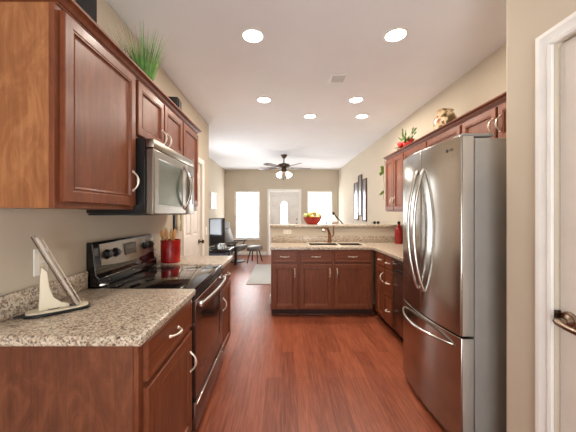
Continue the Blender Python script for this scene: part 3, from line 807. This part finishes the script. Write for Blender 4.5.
# ------------------------------------------------------------------ near left worktop: slim stand
r = thing('display_stand', 'slim silver tablet leaning on an ivory easel stand with black rimmed base', 'stand', (-.99, 1.14, .9145))
def stand_pt(u, v, z): return (sx0+u*cs-v*sn, sy0+u*sn+v*cs, z)
sx0, sy0 = -.990, 1.245; ang = .74; cs, sn = math.cos(ang), math.sin(ang)
outline = []
for i in range(40):
    a = 2*PI*i/40; ex = .6
    outline.append((math.copysign(abs(math.cos(a))**ex, math.cos(a)), math.copysign(abs(math.sin(a))**ex, math.sin(a))))
def slabz(m, sc_u, sc_v, z0, z1):
    a = m.ring([stand_pt(u*sc_u, v*sc_v, z0) for u, v in outline]); b = m.ring([stand_pt(u*sc_u, v*sc_v, z1) for u, v in outline])
    m.bridge(a, b); m.bm.faces.new(a[::-1]); m.bm.faces.new(b); return m
mr = slabz(MB(), .118, .050, .9145, .926)
mr.tube([stand_pt(-.106, .0, .922), stand_pt(-.13, -.005, .922), stand_pt(-.145, -.004, .922)], [.007, .0065, .005], 8)
mr.build('rim', 'black_plastic', r, bev=.002)
slabz(MB(), .110, .043, .9262, .934).build('base', 'ivory', r, bev=.002)
m = MB()   # black squiggle handle cut-outs drawn as inlaid wire
m.tube([stand_pt(-.04, -.012, .9345), stand_pt(-.02, -.022, .9345), stand_pt(0, -.018, .9345), stand_pt(.008, -.006, .9345), stand_pt(-.012, .004, .9345), stand_pt(-.036, .002, .9345), stand_pt(-.04, -.012, .9345)], .0022, 6)
m.tube([stand_pt(.055+.018*math.cos(t*PI/8), -.006+.012*math.sin(t*PI/8), .9345) for t in range(17)], .0022, 6)
m.build('inlay', 'black_plastic', r)
m = MB(); prof = [(-.055, .934), (-.052, 1.0), (-.05, 1.075), (-.045, 1.12), (-.026, 1.10), (-.018, 1.03), (-.004, .985), (.02, .960), (.05, .948), (.05, .934)]
a = m.ring([stand_pt(u-.012, -.016, z) for u, z in prof]); b = m.ring([stand_pt(u-.012, .016, z) for u, z in prof])
m.bridge(a, b); m.bm.faces.new(a[::-1]); m.bm.faces.new(b); m.build('support', 'ivory', r, bev=.003)
def lean(m, ua, za, ub, zb, v0, v1, th):
    d = Vector((ub-ua, zb-za)).normalized(); nrm = Vector((d.y, -d.x))*th
    poly = [(ua, za), (ub, zb), (ub+nrm.x, zb+nrm.y), (ua+nrm.x, za+nrm.y)]
    a = m.ring([stand_pt(u, v0, z) for u, z in poly]); b = m.ring([stand_pt(u, v1, z) for u, z in poly])
    m.bridge(a, b); m.bm.faces.new(a[::-1]); m.bm.faces.new(b); return m
tb = lean(MB(), .062, .936, -.082, 1.250, -.046, .046, .012).build('tablet', 'tablet_silver', r, bev=.003)
lean(MB(), .078, .947, -.056, 1.240, -.041, .041, .002).build('screen', 'page', tb)
m = lean(MB(), .045, .95, -.092, 1.248, -.040, .040, .004); m.build('back_cover', 'frame_brown', tb)

# ------------------------------------------------------------------ red crock with wooden spoons
cxk, cyk = -.985, 2.50
r = thing('utensil_crock', 'tall red ceramic crock beyond the range', 'crock', (cxk, cyk, .9145))
MB().lathe([(.001, 0), (.078, 0), (.083, .006), (.084, .10), (.086, .19), (.088, .198), (.083, .20), (.079, .195), (.077, .02), (.001, .015)], (cxk, cyk, .9148), 36).build('pot', 'red_glaze', r)
for k, (dx, dy, tx, ty, L, hd) in enumerate(((-.035, -.03, -.065, -.02, .275, .030), (-.005, -.045, -.015, -.05, .29, .033), (.028, -.02, .045, -.03, .285, .031), (.0, .03, -.03, .05, .27, .03))):
    base = Vector((cxk+dx*.5, cyk+dy*.5, .934)); top = Vector((cxk+dx+tx*.5, cyk+dy+ty*.5, .93+L))
    d = (top-base).normalized()
    m = MB(); m.tube([base, base+d*(L*.62)], [.0055, .006], 8)
    pts = [base+d*(L*(.62+.38*q/8)) for q in range(9)]
    m.tube(pts, [.006+hd*.95*math.sin(PI*min(1, (q/8)*.93+.03))**.8 for q in range(9)], 12, flat=.3)
    o = m.build('wooden_spoon', 'spoon_wood'); tag(o, 'wooden spoon standing in the red crock', 'spoon', 'wooden spoons in the red crock')

# ------------------------------------------------------------------ tops of the left cabinets
ZT = ZU1+.0005
# a board tops the carcasses; things stand on it
r = thing('speaker', 'large black box speaker at the near end on top of the left cabinets', 'speaker', (-1.01, 1.27, ZT), -.62)
MB().box(-.10, .10, -.12, .12, 0, .25, .005).build('enclosure', 'black_matte', r, True)
MB().box(.1002, .110, -.108, .108, .012, .238, .004).build('grille', 'black_matte', r, True)
r = thing('speaker', 'small black box speaker farther along on top of the left cabinets', 'speaker', (-1.0, 2.60, ZT), .1)
MB().box(-.055, .055, -.06, .06, 0, .262, .004).build('enclosure', 'black_matte', r, True)
MB().box(.0552, .064, -.052, .052, .01, .252, .003).build('grille', 'black_plastic', r, True)
gx, gy = -.985, 2.0
r = thing('potted_grass', 'bushy green ornamental grass in a pot on top of the left cabinets', 'plant', (gx, gy, ZT))
MB().lathe([(.001, 0), (.05, 0), (.065, .09), (.07, .095), (.06, .095), (.055, .08), (.001, .075)], (gx, gy, ZT), 20).build('pot', 'stem_brown', r)
def grass(n, spread, hmin, hmax, w):
    m = MB()
    for _ in range(n):
        a = random.random()*2*PI; q = random.random()**.7; L = random.uniform(hmin, hmax); lean_ = spread*q
        p = Vector((gx+.045*q*math.cos(a), gy+.045*q*math.sin(a), ZT+.07)); d = Vector((math.cos(a)*lean_, math.sin(a)*lean_, 1))
        side = Vector((math.cos(a+random.uniform(.8, 2.2)), math.sin(a+1.5), 0)); prev = None
        for i in range(6):
            t = i/5; c = p + d*L*t + Vector((math.cos(a), math.sin(a), -.4))*lean_*L*.5*t*t; c.z = min(c.z, CEIL-.015); c.x = max(c.x, WL+.02); ww = w*(1-t*.92)
            rr = [m.bm.verts.new(c-side*ww), m.bm.verts.new(c+side*ww)]
            if prev: m.bm.faces.new((prev[0], prev[1], rr[1], rr[0]))
            prev = rr
    return m
grass(260, .25, .22, .43, .0045).build('blades', 'grass', r)
grass(34, .38, .30, .47, .0022).build('dry_blades', 'grass_dry', r)

# ------------------------------------------------------------------ tops of the right cabinets
ZR = RZ1+.0005
jx, jy = 1.665, 2.84
r = thing('ginger_jar', 'round cream jar painted with brown and olive leaves on the right cabinets', 'jar', (jx, jy, ZR))
MB().lathe([(.001, 0), (.055, 0), (.06, .010), (.082, .04), (.104, .10), (.107, .15), (.096, .20), (.076, .232), (.066, .244), (.070, .252), (.076, .258), (.070, .258), (.060, .246), (.05, .22), (.001, .20)], (jx, jy, ZR), 36).build('body', 'jar_glaze', r)
MB().tube([(jx+.07*math.cos(PI*t/10), jy+.02, ZR+.252+.038*math.sin(PI*t/10)) for t in range(11)], .006, 8).build('handle', 'jar_glaze', r)
bx, by = 1.66, 3.72
r = thing('flower_arrangement', 'low basket of red blooms and green leaves on the right cabinets', 'flowers', (bx, by, ZR))
MB().lathe([(.001, 0), (.07, 0), (.095, .07), (.088, .07), (.065, .01), (.001, .008)], (bx, by, ZR), 24, 1, 1.5).build('basket', 'basket', r)
for k in range(12):
    a = k*2.4; q = .03+.075*((k*37) % 11)/11
    p = (bx-.02+q*math.cos(a)*.8, by+q*math.sin(a)*1.6, ZR+.11+.075*((k*53) % 7)/7)
    m = MB().sphere(p, .030+.008*((k*29) % 5)/5, .85, 12, 8)
    m.build('bloom', 'bloom_red', r)
m = MB()
for k in range(46):
    a = random.random()*2*PI; p = Vector((bx+.06*math.cos(a), by+.11*math.sin(a), ZR+.09+random.random()*.10))
    d = Vector((math.cos(a)*.8, math.sin(a)*1.1, random.uniform(.0, 1.4)))
    m.leaf(p, d, random.uniform(.06, .12), .014)
for k in range(7):
    a = random.uniform(2.5, 4.2); p = Vector((bx, by, ZR+.08)); q = p+Vector((random.uniform(-.06, .04), random.uniform(-.16, .14), random.uniform(.12, .24)))
    m.tube([p, (p+q)/2+Vector((0, 0, .03)), q], .003, 5); m.leaf(q, q-p, .07, .014); m.leaf(q-Vector((0, 0, .04)), Vector((0, q.y-p.y, .1)), .07, .013)
m.build('leaves', 'leaf', r)
vx, vy = 1.60, 4.20
r = thing('trailing_vine', 'thin trailing green vine hanging beside the far right cabinet', 'vine', (1.57, 4.15, ZR))
path = [Vector((1.60, 4.06, ZR+.012)), Vector((1.575, 4.12, ZR+.06)), Vector((1.555, 4.195, ZR+.05)), Vector((1.545, 4.205, 2.02)), Vector((1.54, 4.20, 1.88)), Vector((1.55, 4.20, 1.76)), Vector((1.54, 4.205, 1.62)), Vector((1.545, 4.20, 1.54))]
MB().tube(path, .003, 6).build('stem', 'stem_brown', r)
m = MB()
for z, n in ((2.03, 3), (1.98, 3), (1.95, 2), (1.70, 2), (1.66, 1)):
    for k in range(n):
        a = random.uniform(2.2, 4.4); m.leaf((1.545, 4.205, z+random.uniform(-.02, .02)), (math.cos(a), random.uniform(-.35, .35), random.uniform(-1.1, .2)), random.uniform(.06, .085), .017, Vector((0, 1, 0)))
m.build('leaves', 'vine_leaf', r)

# ------------------------------------------------------------------ on the bar ledge
ZB = 1.1785
bx, by = .482, 4.29
tag(MB().lathe([(.001, 0), (.075, 0), (.08, .006), (.115, .045), (.142, .105), (.146, .112), (.138, .112), (.108, .05), (.07, .012), (.001, .010)], (bx, by, ZB), 40).build('fruit_bowl', 'red_bowl'), 'wide red bowl of fruit on the raised bar ledge', 'bowl')
fr = [(-.075, .00, .085, .036, 'pear_green'), (-.01, -.06, .088, .037, 'peach'), (.062, -.035, .088, .036, 'apple_pale'), (.075, .04, .086, .036, 'pear_green'), (0, .068, .088, .037, 'apple_pale'), (-.062, .06, .092, .033, 'peach'),
      (-.035, -.015, .142, .036, 'apple_pale'), (.035, .005, .140, .036, 'pear_green'), (.0, .02, .066, .034, 'peach'),
      (-.092, .03, .118, .031, 'apple_pale'), (.094, .005, .116, .031, 'peach'), (.012, -.045, .148, .030, 'peach'), (-.058, -.05, .120, .031, 'pear_green')]
words = {'pear_green': ('green apple in the red bowl', 'green apples in the red bowl', 'apple'), 'peach': ('golden peach in the red bowl', 'golden peaches in the red bowl', 'peach'), 'apple_pale': ('pale yellow apple in the red bowl', 'pale yellow apples in the red bowl', 'apple')}
for dx, dy, dz, rad, mt in fr:
    w = words[mt]; r = thing('peach' if mt == 'peach' else 'apple', w[0], w[2], (bx+dx*1.12, by+dy, ZB+dz+.022-rad), 0, w[1])
    prof = [(max(1e-4, rad*math.sin(PI*i/12)*(1+.06*math.cos(PI*i/12+PI))), rad - rad*.93*math.cos(PI*i/12) - (.25*rad if i == 12 else 0)) for i in range(13)]
    MB().lathe(prof, (0, 0, 0), 18).build('flesh', mt, r, True, ang=60)
    MB().tube([(0, 0, rad*1.7), (.003, 0, rad*2.1)], .0018, 6).build('stem', 'stem_brown', r, True)
for x, lab in ((.708, 'small blue grey cup on the bar ledge, left of two'), (.752, 'small blue grey cup on the bar ledge, right of two')):
    tag(MB().lathe([(.001, 0), (.016, 0), (.019, .045), (.017, .045), (.014, .006), (.001, .005)], (x, 4.38, ZB), 18).build('small_cup', 'cup_blue'), lab, 'cup', 'small cups on the bar ledge')
r = thing('sunglasses', 'dark folded glasses lying on the bar ledge at right', 'glasses', (1.475, 4.33, ZB))
for s in (-1, 1):
    MB().lathe([(.001, -.002), (.022, -.002), (.024, 0), (.022, .002), (.001, .002)], mtx=Matrix.Translation((1.475+s*.028, 4.33, ZB+.0245+.0)) @ Matrix.Rotation(PI/2, 4, 'X'), seg=18).build('lens', 'black_gloss', r)
MB().tube([(1.465, 4.33, ZB+.03), (1.475, 4.328, ZB+.034), (1.485, 4.33, ZB+.03)], .0025, 6).build('bridge', 'black_plastic', r)
for s in (-1, 1):
    MB().tube([(1.475+s*.05, 4.332, ZB+.03), (1.475+s*.051, 4.37, ZB+.030), (1.475+s*.045, 4.43, ZB+.008)], .0025, 6).build('temple', 'black_plastic', r)

# red bottle on the worktop by the fridge
btx, bty = 1.675, 3.98
r = thing('bottle', 'tall dark red bottle in the worktop corner beside the fridge', 'bottle', (btx, bty, .9145))
MB().lathe([(.001, 0), (.05, 0), (.054, .006), (.054, .20), (.048, .225), (.022, .252), (.018, .26), (.018, .282), (.001, .282)], (btx, bty, .9148), 28).build('body', 'bottle_red', r)
MB().lathe([(.021, 0), (.021, .03), (.016, .036), (.001, .036)], (btx, bty, 1.1972), 20).build('cap', 'dark_metal', r)

# ------------------------------------------------------------------ living room
lx, ly = 1.24, 5.05
r = thing('floor_lamp', 'angled arm reading lamp with white bell shade behind the bar', 'lamp', (lx, ly, 0))
MB().lathe([(.001, 0), (.13, 0), (.13, .015), (.02, .03), (.001, .03)], (lx, ly, 0), 28).build('base', 'dark_metal', r)
MB().tube([(lx, ly, .028), (lx, ly, 1.02)], .011, 10).build('pole', 'dark_metal', r)
MB().tube([(lx+.02, ly, 1.0), (.955, ly, 1.335)], .010, 10).build('arm', 'dark_metal', r)
s = MB().lathe([(.02, .02), (.028, 0), (.05, -.045), (.085, -.09), (.09, -.10), (.084, -.098), (.045, -.045), (.022, -.004)], (.945, ly, 1.30), 24).build('shade', 'canvas', r)
MB().lathe([(.001, .075), (.018, .07), (.022, .04), (.016, .018), (.001, .018)], (.95, ly, 1.30), 16).build('socket', 'dark_metal', s)

tag(MB().box(-.66, 1.15, 5.3, 7.30, .0005, .012, .004).build('rug', 'rug'), 'pale grey rug on the living room floor', 'rug')

# TV stand
tx0, tx1, ty0, ty1 = LL+.03, -1.15, 6.30, 7.30
r = thing('media_table', 'black open media table along the left living room wall', 'table', ((tx0+tx1)/2, (ty0+ty1)/2, 0))
MB().box(tx0, tx1, ty0, ty1, .47, .525, .004).build('table_top', 'black_gloss', r)
for x in (tx0+.03, tx1-.03):
    for y in (ty0+.03, ty1-.03): MB().box(x-.028, x+.028, y-.028, y+.028, 0, .4695, .003).build('leg', 'black_matte', r)
tvx, tvy = -1.53, 6.75
r = thing('television', 'flat screen television standing angled on the black media table', 'television', (tvx, tvy, .5255), math.radians(-74))
# local: screen faces -y... turned so that it faces the room
MB().box(-.36, .36, .0, .045, .06, .70, .006).build('cabinet', 'black_matte', r, True)
MB().box(-.335, .335, -.002, -.0002, .09, .675).build('screen', 'screen', r, True)
MB().box(-.16, .16, -.07, .11, 0, .014, .004).box(-.05, .05, .005, .035, .0142, .0598).build('foot', 'black_plastic', r, True)
r.rotation_euler = (0, 0, math.radians(72))
m = MB()
for k, (w, d, a) in enumerate(((.20, .15, .2), (.18, .14, -.3), (.19, .12, .5), (.15, .12, -.1))):
    m.box(-w/2, w/2, -d/2, d/2, 0, .03, .012, 3, Matrix.Translation((-1.36, 6.47, .5262+k*.031)) @ Matrix.Rotation(a, 4, 'Z'))
tag(m.build('folded_cloth', 'striped'), 'black and white striped folded cloth on the black media table', 'cloth')
tag(MB().box(-1.70, -1.28, 6.40, 6.95, 0.0005, .44, .05, 4).build('storage_ottoman', 'slate_blue'), 'slate blue soft cube stool under the black media table', 'stool')

# recliner
def cushion(m, ctr, ax, ay, hx_, hy_, th, pw=.55):
    """soft slab: ax, ay unit axes in its plane"""
    ctr = Vector(ctr); ax = Vector(ax).normalized(); ay = Vector(ay).normalized(); n = ax.cross(ay)
    rings = []
    for q in (-1, -.7, -.2, .2, .7, 1):
        sc = .86 if abs(q) == 1 else (.97 if abs(q) == .7 else 1)
        pts = []
        for i in range(28):
            a = 2*PI*i/28; u = math.copysign(abs(math.cos(a))**pw, math.cos(a)); v = math.copysign(abs(math.sin(a))**pw, math.sin(a))
            pts.append(ctr+ax*u*hx_*sc+ay*v*hy_*sc+n*q*th)
        rings.append(m.ring(pts))
    for a, b in zip(rings, rings[1:]): m.bridge(a, b)
    m.bm.faces.new(rings[0][::-1]); m.bm.faces.new(rings[-1]); return m
r = thing('recliner', 'grey leather recliner with tall back by the left window', 'armchair', (-1.26, 7.82, 0), math.radians(-14))
MB().lathe([(.001, .001), (.25, .001), (.27, .012), (.25, .03), (.05, .05), (.04, .10), (.04, .28), (.001, .28)], (.0, 0, 0), 28).build('base', 'dark_wood', r, True)
cushion(MB(), (.02, 0, .38), (1, 0, .12), (0, 1, 0), .27, .28, .07).build('seat', 'leather', r, True)
cushion(MB(), (-.27, 0, .70), (-.34, 0, 1), (0, 1, 0), .36, .28, .06).build('backrest', 'leather', r, True)
cushion(MB(), (-.35, 0, 1.0), (-.25, 0, 1), (0, 1, 0), .11, .26, .075).build('headrest', 'leather', r, True)
for q in (-1, 1):
    ar = cushion(MB(), (-.02, q*.33, .55), (1, 0, .1), (0, 1, 0), .23, .045, .025).build('armrest', 'leather', r, True)
    MB().tube([(.13, q*.33, .545), (.05, q*.32, .35), (-.02, q*.26, .25), (0, 0, .22)], .016, 10).build('arm_bracket', 'dark_wood', ar, True)
r = thing('ottoman', 'grey leather footstool in front of the recliner by the left window', 'footstool', (-.72, 7.69, 0), math.radians(-14))
cushion(MB(), (0, 0, .39), (1, 0, .06), (0, 1, 0), .19, .25, .06).build('cushion', 'leather', r, True)
for q in (-1, 1):
    for v in (-1, 1):
        MB().tube([(.15*q, .2*v, .001), (.12*q, .14*v, .18), (.09*q, .08*v, .34)], .017, 8).build('leg', 'dark_wood', r, True)
